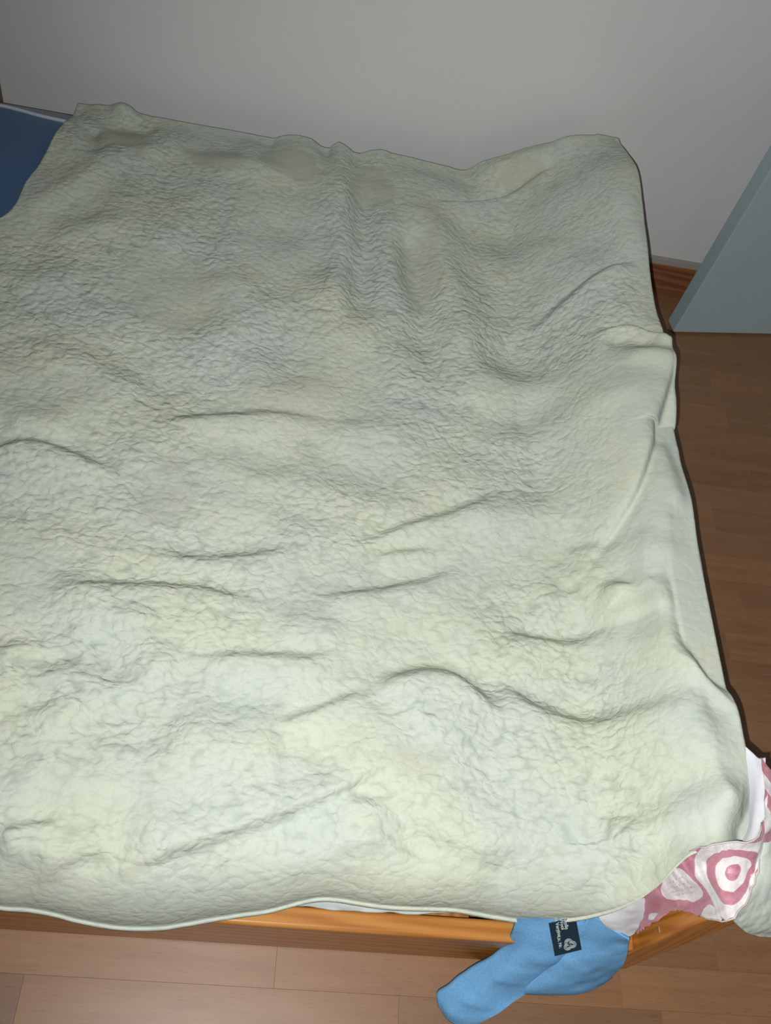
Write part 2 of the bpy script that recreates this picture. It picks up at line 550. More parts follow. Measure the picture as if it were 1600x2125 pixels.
# square end of the tenon peg on the near post
pg = box_obj('peg', (0.5838, 0.2535, 0.2160), (0.5862, 0.2610, 0.2300), M['peg'], None, 0.0006, 1)
pg.parent = p1
pg.matrix_parent_inverse = p1.matrix_parent_inverse.copy()
pg.matrix_parent_inverse = Matrix.Identity(4)
pg['label'] = 'pale square peg end let into the near bed post'
bpart(box_obj('foot_board', (0.595, 0.289, 0.29), (0.622, 1.726, 0.382), M['pine_y'], None, 0.006, 3))
bpart(box_obj('foot_board', (0.595, 0.289, 0.06), (0.622, 1.726, 0.18), M['pine_y'], None, 0.004, 2))
bpart(box_obj('head_board', (-1.455, 0.289, 0.06), (-1.43, 1.726, 0.52), M['pine_y'], None, 0.004, 2))
for k in range(12):
    x = -1.36 + k * 0.165
    bpart(box_obj('slat', (x, 0.274, 0.085), (x + 0.07, 1.741, 0.1), M['pine_y']))

# ------------------------------------------------------------------ the mattress
matt = empty('mattress', (-0.4, 1.0, 0.101))
tag(matt, 'navy blue mattress with white piping, showing beside the wall at the upper left', 'mattress')
MX0, MX1, MY0, MY1, MZ0, MZ1 = -1.41, 0.565, 0.296, 1.795, 0.101, 0.260
def rrect(x0, x1, y0, y1, r, z, n=8):
    out = []
    for cx, cy, a0 in ((x1 - r, y1 - r, 0), (x0 + r, y1 - r, 90), (x0 + r, y0 + r, 180), (x1 - r, y0 + r, 270)):
        for k in range(n + 1):
            a = math.radians(a0 + 90 * k / n)
            out.append((cx + r * math.cos(a), cy + r * math.sin(a), z))
    return out
bm = bmesh.new()
rings = []
prof = [(0.03, MZ0), (0.0, MZ0 + 0.03), (0.0, MZ1 - 0.05), (0.006, MZ1 - 0.028), (0.018, MZ1 - 0.013), (0.035, MZ1 - 0.005), (0.072, MZ1 - 0.001)]
for ins, z in prof:
    rings.append([bm.verts.new(p) for p in rrect(MX0 + ins, MX1 - ins, MY0 + ins, MY1 - ins, 0.06, z)])
for a, b in zip(rings, rings[1:]):
    for i in range(len(a)):
        j = (i + 1) % len(a)
        bm.faces.new((a[i], a[j], b[j], b[i]))
bm.faces.new(rings[0][::-1])
keep(bm_obj('border', bm, M['slate'], None, True), matt)['label'] = 'slate grey border band along the mattress edge'
bm = bmesh.new()
def sew(P):
    # the back seam wanders: further from the wall towards the pillow end of the cover
    out = []
    for p in P:
        q = Vector(p)
        if q.y > 1: q.y += min(0.022, max(-0.012, 0.15 * (-0.49 - q.x)))
        out.append(q)
    return out
def dense(P):
    out = []
    for i in range(len(P)):
        a, b = Vector(P[i]), Vector(P[(i + 1) % len(P)])
        n = max(1, int((b - a).length / 0.03))
        out += [a.lerp(b, k / n) for k in range(n)]
    return out
INS = 0.068
ring = lambda ins, z: sew(dense(rrect(MX0 + ins, MX1 - ins, MY0 + ins, MY1 - ins, 0.06, z)))
base_ring = ring(INS, 0)
def inner(ins, z):
    c = Vector(((MX0 + MX1) / 2, (MY0 + MY1) / 2, 0))
    out = []
    for p in base_ring:
        d = p - c
        out.append(Vector((c.x + d.x * (1 - ins / abs(MX1 - c.x)), c.y + d.y * (1 - ins / abs(MY1 - c.y)), z)))
    return out
r0 = [bm.verts.new(p) for p in inner(-0.002, MZ1 - 0.004)]
r1 = [bm.verts.new(p) for p in inner(0.012, MZ1 + 0.0025)]
r2 = [bm.verts.new(p) for p in inner(0.08, MZ1 + 0.005)]
for a, b in ((r0, r1), (r1, r2)):
    for i in range(len(a)):
        j = (i + 1) % len(a)
        bm.faces.new((a[i], a[j], b[j], b[i]))
bm.faces.new(r2)
keep(bm_obj('top_panel', bm, M['navy'], None, True), matt)['label'] = 'navy blue fabric top of the mattress'
bm = bmesh.new()
lp2 = []
for p in inner(0.0, MZ1 + 0.001):
    q = 0.0022 * math.sin(p.x * 23) + 0.0014 * math.sin(p.x * 51 + 1)
    lp2.append((p.x, p.y + (q if p.y > 1 else 0), p.z))
add_tube(bm, lp2 + [lp2[0]], 0.0038, 7, False)
keep(bm_obj('piping', bm, M['piping'], None, True), matt)['label'] = 'white piping cord round the mattress top'

# ------------------------------------------------------------------ the fleece
BACK = [(-0.4869,1.79,0.2572),(-0.4562,1.79,0.2699),(-0.4263,1.79,0.2737),(-0.4013,1.79,0.2776),(-0.3817,1.79,0.2727),(-0.3621,1.79,0.2622),(-0.3117,1.79,0.2644),(-0.2509,1.79,0.263),(-0.1794,1.79,0.266),(-0.1173,1.79,0.2634),(-0.0859,1.79,0.2604),(-0.0662,1.79,0.2737),(-0.0359,1.79,0.2833),(0.0008,1.79,0.2814),(0.0347,1.79,0.2623),(0.0488,1.79,0.2758),(0.0611,1.79,0.2854),(0.08,1.79,0.2786),(0.1033,1.79,0.2654),(0.128,1.79,0.2776),(0.1531,1.79,0.2862),(0.1805,1.79,0.2822),(0.2185,1.79,0.2803),(0.2624,1.79,0.2771),(0.2954,1.79,0.2752),(0.3452,1.79,0.273),(0.3763,1.79,0.3001),(0.4235,1.79,0.3254),(0.46,1.79,0.3482),(0.5165,1.79,0.3737),(0.5722,1.79,0.3989),(0.6165,1.79,0.4101),(0.6441,1.79,0.4087)]
RIGHT = [(0.6441,1.79,0.4087),(0.643,1.7033,0.4363),(0.643,1.6133,0.4565),(0.643,1.5264,0.4468),(0.643,1.4544,0.4344),(0.643,1.3775,0.4288),(0.643,1.3057,0.4219),(0.643,1.2428,0.4214),(0.643,1.1677,0.4355),(0.643,1.1126,0.4447),(0.643,1.0703,0.4426),(0.643,1.0316,0.4379),(0.643,0.9942,0.4209),(0.643,0.9935,0.397),(0.643,0.9554,0.4123),(0.643,0.9241,0.4081),(0.643,0.8731,0.4119),(0.643,0.8182,0.4116),(0.643,0.7705,0.4037),(0.643,0.7152,0.3973),(0.643,0.6627,0.3898),(0.643,0.6184,0.3851),(0.643,0.5768,0.378),(0.643,0.5524,0.3802),(0.643,0.5259,0.3951),(0.643,0.5008,0.4054),(0.643,0.4766,0.4154),(0.643,0.4366,0.4184),(0.643,0.4115,0.4181),(0.643,0.3821,0.4147),(0.643,0.3614,0.4039),(0.643,0.346,0.3917),(0.643,0.3362,0.3782)]
FRONT = [(-0.75,0.235,0.2),(-0.66,0.236,0.2),(-0.57,0.237,0.2),(-0.48,0.238,0.2),(-0.39,0.239,0.198),(-0.31,0.24,0.195),(-0.2914,0.2474,0.19),(-0.2552,0.2392,0.19),(-0.2218,0.2396,0.185),(-0.193,0.2374,0.18),(-0.1638,0.2335,0.172),(-0.1343,0.2309,0.166),(-0.1046,0.2299,0.163),(-0.0632,0.233,0.16),(-0.0338,0.2388,0.16),(-0.0042,0.2449,0.165),(0.0378,0.253,0.17),(0.0738,0.2585,0.18),(0.1095,0.2682,0.19),(0.1331,0.2723,0.2),(0.1582,0.2734,0.2),(0.1899,0.2708,0.2),(0.2218,0.2688,0.2),(0.2538,0.2691,0.2),(0.2861,0.2706,0.2),(0.3186,0.2709,0.2),(0.354,0.2698,0.19),(0.3937,0.2663,0.19),(0.4203,0.2656,0.19),(0.4506,0.2662,0.2),(0.4769,0.267,0.22),(0.4989,0.269,0.25),(0.5133,0.2715,0.28),(0.5227,0.2755,0.305),(0.532,0.2822,0.33),(0.5387,0.29,0.36),(0.5479,0.3026,0.385),(0.555,0.3093,0.405),(0.5697,0.3127,0.42),(0.5865,0.3133,0.435),(0.643,0.3362,0.3782)]
LEFT = [(-0.4869,1.79,0.2572),(-0.4861,1.726,0.275),(-0.4921,1.6483,0.28),(-0.4976,1.5742,0.285),(-0.5092,1.4747,0.288),(-0.5305,1.3565,0.29),(-0.72,1.25,0.29),(-0.76,1.05,0.292),(-0.78,0.7,0.295),(-0.77,0.4,0.28),(-0.75,0.235,0.2)]
# folds: height and half width left of the line, the same right of it, softness of the step, line over the bed
FOLDS = [(-0.012,0.055,0.02,0.085,0.011,[(0.1699,0.5164),(0.2093,0.5479),(0.2503,0.5628),(0.292,0.563),(0.3229,0.5437),(0.3463,0.5195),(0.3732,0.5024)]),(-0.004,0.03,0.008,0.05,0.007,[(0.044,0.4622),(0.0931,0.484),(0.1373,0.5059),(0.1761,0.5277)]),(0.01,0.06,0.01,0.06,0.002,[(0.264,0.5193),(0.2572,0.4632),(0.2508,0.41),(0.2198,0.3514)]),(0.012,0.05,0.012,0.035,0.002,[(0.4058,0.6897),(0.4667,0.6934),(0.5221,0.709),(0.556,0.7306)]),(-0.01,0.025,0.01,0.06,0.01,[(0.3587,0.6431),(0.4098,0.6374),(0.4691,0.6366),(0.5384,0.6506)]),(-0.012,0.05,0.014,0.07,0.012,[(0.3556,0.5732),(0.3926,0.5366),(0.4509,0.516),(0.5286,0.511),(0.6161,0.5162)]),(0.008,0.06,0.008,0.07,0.002,[(0.3299,0.4434),(0.4311,0.4461),(0.5672,0.4317)]),(0.011,0.055,-0.005,0.05,0.005,[(-0.147,0.2584),(-0.085,0.279),(-0.0215,0.3061),(0.0337,0.3293),(0.0908,0.3559),(0.1502,0.3854),(0.1993,0.4182),(0.2311,0.4407)]),(0.008,0.04,0.008,0.04,0.002,[(0.1361,0.4124),(0.1853,0.4562),(0.2239,0.4872)]),(0.008,0.03,-0.006,0.03,0.006,[(-0.2085,0.2462),(-0.1865,0.2662),(-0.1628,0.2815),(-0.1205,0.2901)]),(0.012,0.035,0.012,0.03,0.002,[(-0.2722,0.2868),(-0.2287,0.2847),(-0.1871,0.2689),(-0.1495,0.245)]),(-0.009,0.06,-0.009,0.06,0.002,[(-0.2539,0.3415),(-0.1612,0.3263),(-0.0783,0.3389)]),(0.006,0.05,0.006,0.05,0.002,[(-0.2672,0.3936),(-0.1866,0.392),(-0.1036,0.3844)]),(-0.005,0.03,0.006,0.03,0.006,[(-0.2645,0.2983),(-0.2247,0.3126),(-0.1887,0.324)]),(0.007,0.1,-0.014,0.07,0.016,[(0.4935,0.7301),(0.5069,0.7621),(0.5377,0.8065),(0.5704,0.8625),(0.6024,0.946),(0.6262,1.0231),(0.6453,1.0814),(0.6613,1.1161)]),(-0.009,0.007,-0.009,0.01,0.002,[(0.4941,0.7186),(0.5077,0.7528),(0.5384,0.7968),(0.5701,0.8519),(0.6011,0.9343),(0.6248,1.0104),(0.6429,1.0679),(0.6619,1.1165),(0.6839,1.1416)]),(-0.006,0.03,0.01,0.03,0.009,[(0.4982,0.7371),(0.5147,0.7111),(0.5408,0.7045),(0.5503,0.689)]),(0.012,0.03,0.012,0.028,0.002,[(0.4809,0.7176),(0.4996,0.7502),(0.5147,0.7967)]),(0.012,0.03,0.012,0.03,0.002,[(0.5049,0.6915),(0.5377,0.6791),(0.5412,0.6471)]),(0.014,0.02,0.016,0.016,0.002,[(0.5848,0.8185),(0.5739,0.7812),(0.5657,0.7455),(0.5648,0.7076),(0.5733,0.6843),(0.5737,0.6486),(0.5706,0.6097),(0.5765,0.5791),(0.6004,0.5527),(0.6269,0.525),(0.6513,0.4896),(0.6624,0.444)]),(-0.012,0.03,-0.012,0.04,0.002,[(0.5904,0.7566),(0.5935,0.6824),(0.5928,0.6123),(0.6041,0.5548)]),(-0.01,0.025,-0.01,0.02,0.002,[(0.5609,0.7779),(0.5542,0.7168),(0.555,0.6518),(0.5609,0.5908)]),(0.01,0.02,0.01,0.02,0.002,[(0.6172,0.9596),(0.6193,0.8726),(0.6203,0.8088)]),(0.013,0.035,0.013,0.035,0.002,[(0.0576,1.7614),(0.0732,1.631),(0.0854,1.4797),(0.0867,1.3393),(0.081,1.2094)]),(-0.011,0.032,-0.011,0.032,0.002,[(0.1091,1.7249),(0.1201,1.5647),(0.1216,1.3749),(0.1242,1.2188)]),(0.011,0.03,0.011,0.04,0.002,[(0.1663,1.6089),(0.1837,1.5053),(0.1817,1.3894),(0.1754,1.2808)]),(-0.013,0.04,-0.013,0.035,0.002,[(0.2019,1.5869),(0.2282,1.4577),(0.248,1.3235),(0.2528,1.1972),(0.2486,1.1135)]),(0.015,0.045,0.015,0.045,0.002,[(0.2161,1.6552),(0.2573,1.5396),(0.2907,1.4018),(0.3213,1.2618),(0.3549,1.17)]),(0.009,0.045,0.009,0.045,0.002,[(0.2849,1.2924),(0.337,1.1663),(0.4057,1.1097),(0.4652,1.0755)]),(-0.008,0.04,-0.008,0.04,0.002,[(0.0069,1.2681),(0.009,1.146),(0.0227,1.036)]),(-0.006,0.02,0.007,0.035,0.006,[(0.2573,1.6373),(0.3509,1.66),(0.4369,1.6939),(0.5266,1.7393)]),(0.01,0.025,0.01,0.03,0.002,[(0.3537,1.7589),(0.4296,1.7601),(0.507,1.7719),(0.5784,1.8245)]),(-0.006,0.014,-0.006,0.014,0.002,[(0.5141,1.81),(0.508,1.721),(0.5087,1.6383)]),(0.01,0.035,0.01,0.035,0.002,[(0.5858,1.7196),(0.5955,1.5763),(0.6146,1.4472),(0.6312,1.3542)]),(-0.008,0.035,-0.008,0.035,0.002,[(0.551,1.7216),(0.5576,1.5771),(0.5636,1.4445),(0.5707,1.3359)]),(-0.005,0.02,0.01,0.035,0.007,[(0.451,1.2718),(0.511,1.3245),(0.5718,1.3614),(0.6308,1.3697)]),(-0.004,0.02,0.014,0.022,0.006,[(0.5253,1.2026),(0.5837,1.2056),(0.6207,1.181),(0.6527,1.1558),(0.6759,1.1339)]),(-0.01,0.025,-0.01,0.025,0.002,[(0.5437,1.1788),(0.5878,1.1737),(0.6289,1.1469)]),(0.008,0.018,0.008,0.022,0.002,[(0.5646,1.1266),(0.595,1.1247),(0.6287,1.1143),(0.6578,1.1031)]),(-0.007,0.05,-0.007,0.05,0.002,[(0.2977,1.5813),(0.3687,1.5689),(0.4527,1.5988)]),(0.007,0.06,0.007,0.06,0.002,[(0.364,1.4336),(0.4439,1.453),(0.5179,1.5004)]),(-0.008,0.05,-0.008,0.05,0.002,[(0.3953,1.2651),(0.4556,1.1904),(0.5354,1.1582)]),(0.01,0.02,0.01,0.03,0.002,[(-0.4158,1.7635),(-0.3893,1.7793),(-0.3464,1.7611)]),(-0.009,0.03,-0.009,0.03,0.002,[(-0.4156,1.6889),(-0.3787,1.7228),(-0.312,1.7334)]),(-0.008,0.014,-0.008,0.02,0.002,[(-0.4369,1.7043),(-0.4223,1.6285),(-0.4074,1.5878)]),(0.009,0.03,0.009,0.035,0.002,[(-0.5008,1.3662),(-0.4651,1.4321),(-0.4261,1.4943),(-0.3874,1.5714),(-0.324,1.6336),(-0.2507,1.6555)]),(-0.006,0.04,-0.006,0.04,0.002,[(-0.2299,1.646),(-0.2087,1.7027),(-0.1203,1.7125)]),(0.006,0.03,0.006,0.03,0.002,[(-0.4464,1.3203),(-0.3664,1.3817),(-0.2815,1.3941)]),(0.006,0.03,0.006,0.04,0.002,[(-0.2093,1.6366),(-0.1129,1.6437),(0.0061,1.6389)]),(-0.005,0.04,-0.005,0.04,0.002,[(-0.0793,1.7004),(-0.0261,1.5536),(-0.0223,1.407)]),(-0.006,0.05,-0.006,0.05,0.002,[(-0.2477,1.3504),(-0.1736,1.263),(-0.172,1.1411)]),(0.006,0.05,0.006,0.05,0.002,[(-0.1388,1.3234),(-0.1007,1.2292),(-0.0703,1.1161)]),(-0.003,0.03,0.008,0.045,0.009,[(-0.2016,0.9417),(-0.1153,0.9699),(-0.0401,0.988),(0.0377,1.0004),(0.1021,0.9976)]),(-0.008,0.06,-0.008,0.04,0.002,[(-0.2511,1.047),(-0.1374,1.0158),(-0.0128,1.0292)]),(0.008,0.05,0.008,0.03,0.002,[(-0.4681,1.1829),(-0.4288,1.2165),(-0.3573,1.2211)]),(-0.003,0.03,0.01,0.045,0.008,[(-0.4233,0.8444),(-0.367,0.8682),(-0.3243,0.8663),(-0.2716,0.852),(-0.2174,0.8289)]),(0.007,0.03,0.007,0.03,0.002,[(-0.4091,0.8958),(-0.369,0.9051),(-0.3041,0.9033)]),(0.007,0.03,0.007,0.04,0.002,[(-0.4286,1.0872),(-0.3521,1.0536),(-0.2787,1.0307),(-0.1865,0.9854)]),(-0.006,0.04,0.009,0.06,0.009,[(-0.2796,0.616),(-0.2265,0.6369),(-0.1568,0.6493),(-0.091,0.655),(-0.0362,0.6497),(0.0126,0.6388)]),(-0.006,0.05,0.007,0.05,0.01,[(-0.1618,0.7156),(-0.0784,0.7085),(-0.0104,0.7233),(0.0585,0.7477)]),(-0.005,0.035,0.009,0.06,0.008,[(-0.0675,0.541),(-0.0178,0.5554),(0.034,0.5614),(0.0871,0.5632),(0.1401,0.5783)]),(-0.004,0.03,0.008,0.045,0.008,[(0.0865,0.6627),(0.1491,0.6791),(0.2061,0.6982),(0.2647,0.7213),(0.3101,0.7534)]),(-0.004,0.03,0.009,0.045,0.008,[(0.1309,0.7539),(0.1816,0.786),(0.2342,0.8137),(0.3043,0.8477),(0.3942,0.8955)]),(-0.004,0.02,0.006,0.03,0.007,[(0.168,0.7488),(0.2122,0.7604),(0.2724,0.7744)]),(0.009,0.03,0.009,0.04,0.002,[(0.2885,0.8453),(0.3593,0.8374),(0.4493,0.8654),(0.5029,0.913)]),(0.007,0.03,0.007,0.04,0.002,[(0.0573,0.9533),(0.1194,0.9746),(0.1833,0.9935),(0.2655,0.9904)]),(-0.007,0.05,-0.007,0.04,0.002,[(-0.0284,0.884),(0.06,0.9186),(0.1543,0.9051),(0.2331,0.9283)]),(-0.007,0.05,-0.007,0.04,0.002,[(0.0483,0.6999),(0.1323,0.7283),(0.22,0.7407)]),(0.006,0.04,0.006,0.04,0.002,[(0.2914,1.0764),(0.3533,1.1226),(0.4246,1.1307),(0.4952,1.1153)]),(-0.006,0.05,-0.006,0.04,0.002,[(0.3161,1.0261),(0.4032,1.064),(0.5113,1.0954)]),(0.007,0.04,0.007,0.04,0.002,[(0.3482,0.9736),(0.4168,0.9992),(0.5061,1.0387),(0.5985,1.0719)]),(0.011,0.028,0.011,0.035,0.002,[(-0.1734,0.6148),(-0.1496,0.5731),(-0.1178,0.5373),(-0.0762,0.514)]),(-0.008,0.035,-0.008,0.035,0.002,[(-0.2083,0.5805),(-0.1677,0.5351),(-0.1309,0.5045)]),(0.009,0.04,0.009,0.03,0.002,[(-0.2758,0.655),(-0.2113,0.5949),(-0.1519,0.5511)]),(0.013,0.035,0.013,0.035,0.002,[(-0.3192,0.5383),(-0.2984,0.4927),(-0.2767,0.4426)]),(-0.011,0.04,-0.011,0.04,0.002,[(-0.2761,0.5364),(-0.2673,0.4827),(-0.2542,0.4385)]),(0.009,0.035,0.009,0.035,0.002,[(-0.2432,0.5263),(-0.2384,0.4792),(-0.1996,0.4249)]),(-0.009,0.05,-0.009,0.05,0.002,[(-0.1646,0.4872),(-0.1381,0.4438),(-0.1369,0.4059)]),(0.009,0.04,0.009,0.04,0.002,[(-0.0927,0.4615),(-0.0392,0.4311),(0.0209,0.4434),(0.0679,0.478)]),(-0.006,0.04,-0.006,0.04,0.002,[(-0.0489,0.4998),(0.0146,0.4997),(0.0902,0.5219)]),(0.007,0.04,0.007,0.04,0.002,[(0.0299,0.6026),(0.0853,0.5867),(0.1389,0.6007)]),(-0.007,0.05,-0.007,0.04,0.002,[(0.0504,0.3983),(0.0988,0.409),(0.1354,0.4252)]),(0.008,0.05,-0.01,0.05,0.012,[(0.2259,0.358),(0.2759,0.3349),(0.3319,0.3196),(0.3886,0.3167)]),(0.01,0.05,0.01,0.05,0.002,[(0.3619,0.2914),(0.3122,0.288),(0.2511,0.295)]),(0.01,0.045,0.01,0.045,0.002,[(0.1814,0.385),(0.1766,0.3479),(0.1843,0.3074)]),(-0.008,0.03,-0.008,0.03,0.002,[(0.2192,0.382),(0.2261,0.3459),(0.2204,0.3159)]),(0.007,0.03,-0.004,0.02,0.005,[(0.0445,0.2659),(0.0913,0.2777),(0.1212,0.2855),(0.1766,0.2853),(0.2141,0.2803)]),(0.013,0.025,0.013,0.035,0.002,[(0.4852,0.3236),(0.5128,0.3431),(0.5536,0.3612),(0.6014,0.376),(0.648,0.3799)]),(-0.011,0.025,-0.011,0.03,0.002,[(0.4996,0.3538),(0.5482,0.3789),(0.6031,0.394)]),(-0.011,0.03,-0.011,0.025,0.002,[(0.572,0.3386),(0.5428,0.3159),(0.514,0.291),(0.4864,0.2697)]),(0.011,0.035,0.011,0.035,0.002,[(0.4835,0.3732),(0.5062,0.3443),(0.4823,0.3069),(0.4411,0.2754)]),(0.008,0.025,0.008,0.03,0.002,[(-0.1665,0.2522),(-0.1044,0.2509),(-0.0374,0.261)])]
NS, NTT = 600, 640
def fleece():
    top = cr(BACK, NS); bot = cr(FRONT, NS)
    tv = np.linspace(0, 1, NTT) ** 1.25
    def res(P):
        q = cr(P, 3000)[::-1]
        return np.stack([np.interp(tv, np.linspace(0, 1, 3000), q[:, k]) for k in range(3)], 1)
    lef = res(LEFT); rig = res(RIGHT)
    s = np.linspace(0, 1, NS)[:, None, None]; t = tv[None, :, None]
    P = ((1 - t) * bot[:, None] + t * top[:, None] + (1 - s) * lef[None] + s * rig[None]
         - (1 - s) * (1 - t) * bot[0] - s * (1 - t) * bot[-1] - (1 - s) * t * top[0] - s * t * top[-1])
    x, y = P[..., 0].copy(), P[..., 1].copy()
    # body: mattress top, rising over the foot board, falling at the front
    def ztop(x, y):
        x0 = 0.41 + 0.07 * (1 - sstep(0.65, 1.15, y))
        return 0.293 + 0.130 * sstep(x0, 0.605, x)
    z = ztop(x, y)
    zf = bot[:, 2][:, None]; yf = bot[:, 1][:, None]
    D_ = 0.105
    dy = np.clip((y - yf) / D_, 0, 1)
    fz = np.sqrt(np.clip(1 - (1 - dy) ** 2, 0, 1))
    z = zf + (z - zf) * fz
    # folds
    taper_edge = sstep(0, 0.05, y - yf)
    for aL, wL, aR, wR, sig, pts in FOLDS:
        pts = np.array(pts)
        pad = 3 * max(wL, wR)
        box = ((x > pts[:, 0].min() - pad) & (x < pts[:, 0].max() + pad) & (y > pts[:, 1].min() - pad) & (y < pts[:, 1].max() + pad))
        if not box.any(): continue
        pts = cr(pts, 22)
        X, Y = x[box], y[box]
        best = np.full(X.shape, 1e9); sd = np.zeros(X.shape); al = np.zeros(X.shape)
        for k in range(len(pts) - 1):
            a, b = pts[k], pts[k + 1]
            d = b - a; L = max(np.hypot(*d), 1e-6); d = d / L
            u = np.clip((X - a[0]) * d[0] + (Y - a[1]) * d[1], 0, L)
            px, py = X - a[0] - d[0] * u, Y - a[1] - d[1] * u
            dd = np.hypot(px, py)
            c = d[0] * py - d[1] * px          # >0 on the left of the line
            up = dd < best
            best = np.where(up, dd, best); sd = np.where(up, c, sd); al = np.where(up, (k + u / L) / (len(pts) - 1), al)
        gL = aL * np.exp(-(best / wL) ** 2); gR = aR * np.exp(-(best / wR) ** 2)
        # signed distance limited to the folded stretch; the two flanks blend over the crest
        q = 0.5 + 0.5 * np.tanh(sd / sig)
        g = gR + (gL - gR) * q
        tp = sstep(-0.02, 0.28, al) * sstep(-0.02, 0.28, 1 - al)
        z[box] += 1.25 * g * tp * taper_edge[box]
    # meet the measured edges
    cR = rig[:, 2] - ztop(rig[:, 0], rig[:, 1]); dR = rig[None, :, 0] - x
    z += cR[None] * np.exp(-(dR / 0.045) ** 2) * fz
    cB = top[:, 2] - ztop(top[:, 0], top[:, 1]) * 1.0; dB = top[:, 1][:, None] - y
    cB = cB - np.interp(np.linspace(0, 1, NS), [0, 0.9, 1], [0, 0, 1]) * cR[-1]
    z += cB[:, None] * np.exp(-(dB / 0.075) ** 2)
    # loose, lumpy wool
    edge = np.minimum.reduce([sstep(0.0, 0.06, np.abs(dR)), sstep(0, 0.06, dB), sstep(0, 0.09, y - yf)])
    low = 1 - sstep(0.95, 1.25, y)
    z += (0.0030 * vnoise(x, y * 3.2 + 0.5 * x, 0.13, 11) * low + 0.0030 * vnoise(x * 2.6 - 0.4 * y, y, 0.14, 12) * (1 - low)) * edge
    z += 0.0060 * vnoise(x * 0.8, y, 0.17, 1) * edge + 0.0040 * vnoise(x, y, 0.080, 2) * edge
    z += 0.0009 * vnoise(x, y * 1.25, 0.034, 3) * edge
    # the mattress carries the cloth: it never sinks below it
    lim = 0.2665 - 0.03 * (1 - sstep(0.30, 0.36, y))
    inside = (x < 0.55) & (y > 0.31)
    zz = z - lim
    soft = 0.5 * (zz + np.sqrt(zz * zz + 0.004 ** 2))
    z = np.where(inside, lim + soft, z)
    lim2 = np.where((y < 0.31) | (y > 1.71), 0.413, 0.400) - 0.06 * (1 - sstep(0.565, 0.600, x))
    zz = z - lim2
    z = np.where((x > 0.566) & (y > 0.25), lim2 + 0.5 * (zz + np.sqrt(zz * zz + 0.003 ** 2)), z)
    # the curls of the pile
    wx = x + 0.004 * vnoise(x, y, 0.03, 4); wy = y + 0.004 * vnoise(x, y, 0.03, 5)
    nap = 0.62 + 0.38 * sstep(-0.35, 0.25, vnoise(x, y, 0.15, 6))
    nap *= 0.55 + 0.45 * edge
    nap *= 1 - 0.6 * sstep(0.50, 0.57, x) * (1 - sstep(1.05, 1.3, y))
    nap *= 1 - 0.6 * np.exp(-(((x + 0.13) / 0.14) ** 2 + ((y - 0.355) / 0.045) ** 2))
    # matted, yellowed patches with edges of their own
    wear = np.zeros_like(x)
    ex_, ey_ = x + 0.022 * vnoise(x, y, 0.06, 70) + 0.008 * vnoise(x, y, 0.02, 71), y + 0.022 * vnoise(x, y, 0.06, 72) + 0.008 * vnoise(x, y, 0.02, 73)
    for cx_, cy_, rx_, ry_, k_ in ((-0.372, 1.665, 0.062, 0.062, 1.0), (-0.183, 1.66, 0.060, 0.050, 0.9), (-0.036, 1.675, 0.060, 0.055, 0.9),
                                   (0.146, 1.66, 0.045, 0.085, 0.8), (0.45, 1.73, 0.055, 0.03, 0.6), (0.24, 1.40, 0.04, 0.13, 0.55),
                                   (-0.22, 1.25, 0.12, 0.10, 0.35), (-0.158, 0.814, 0.045, 0.07, 0.5), (0.22, 0.43, 0.04, 0.03, 0.45),
                                   (0.02, 1.05, 0.10, 0.07, 0.3)):
        q = np.hypot((ex_ - cx_) / rx_, (ey_ - cy_) / ry_)
        wear = np.maximum(wear, k_ * (1 - sstep(0.75, 1.12, q)))
    nap *= 1 - 0.7 * wear
    f1, f2 = worley(wx * 0.92, wy * 1.12, 0.0125, 9)
    z += 0.0013 * nap * (1 - np.clip(f1, 0, 1) ** 2 * 1.6) * (0.55 + 0.45 * sstep(0.0, 0.35, f2 - f1))
    G = np.stack([x, y, z], -1)
    # turned edges all round
    def skirt(E, out, drop, curl, n=6):
        rows = []
        for k in range(1, n + 1):
            a = k / n * math.pi * 0.5
            rows.append(E + out * (curl * math.sin(a)) + np.array([0, 0, -1.0]) * (curl * (1 - math.cos(a))))
        rows.append(rows[-1] + np.array([0, 0, -drop * 0.5])); rows.append(rows[-1] + np.array([0, 0, -drop * 0.5]))
        return rows
    rr = skirt(G[-1], np.array([1.0, 0, 0]), 0.05, 0.006)
    ll = skirt(G[0], np.array([-0.8, 0.3, 0]), 0.006, 0.007)
    G = np.concatenate([np.array(ll[::-1]), G, np.array(rr)], 0)
    fr = skirt(G[:, 0], np.array([0, -1.0, 0]), 0.004, 0.0035)
    fr.append(fr[-1] + np.array([0, 0.006, -0.001]))
    bk = skirt(G[:, -1], np.array([0, 1.0, 0]), 0.02, 0.007)
    G = np.concatenate([np.array(fr[::-1]).transpose(1, 0, 2), G, np.array(bk).transpose(1, 0, 2)], 1)
    WP = np.pad(wear, ((len(ll), len(rr)), (len(fr), len(bk))), mode='edge')
    NP = np.pad(nap, ((len(ll), len(rr)), (len(fr), len(bk))), mode='edge')
    me = grid_mesh('fleece_blanket', G)
    me.attributes.new('nap', 'FLOAT', 'POINT').data.foreach_set('value', np.clip(NP, 0, 1).reshape(-1).astype(np.float32))
    me.attributes.new('wear', 'FLOAT', 'POINT').data.foreach_set('value', np.clip(WP, 0, 1).reshape(-1).astype(np.float32))
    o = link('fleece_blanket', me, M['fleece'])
    tag(o, 'large rumpled cream wool fleece blanket spread over the bed', 'blanket')
    return o, rig
fl, rig = fleece()
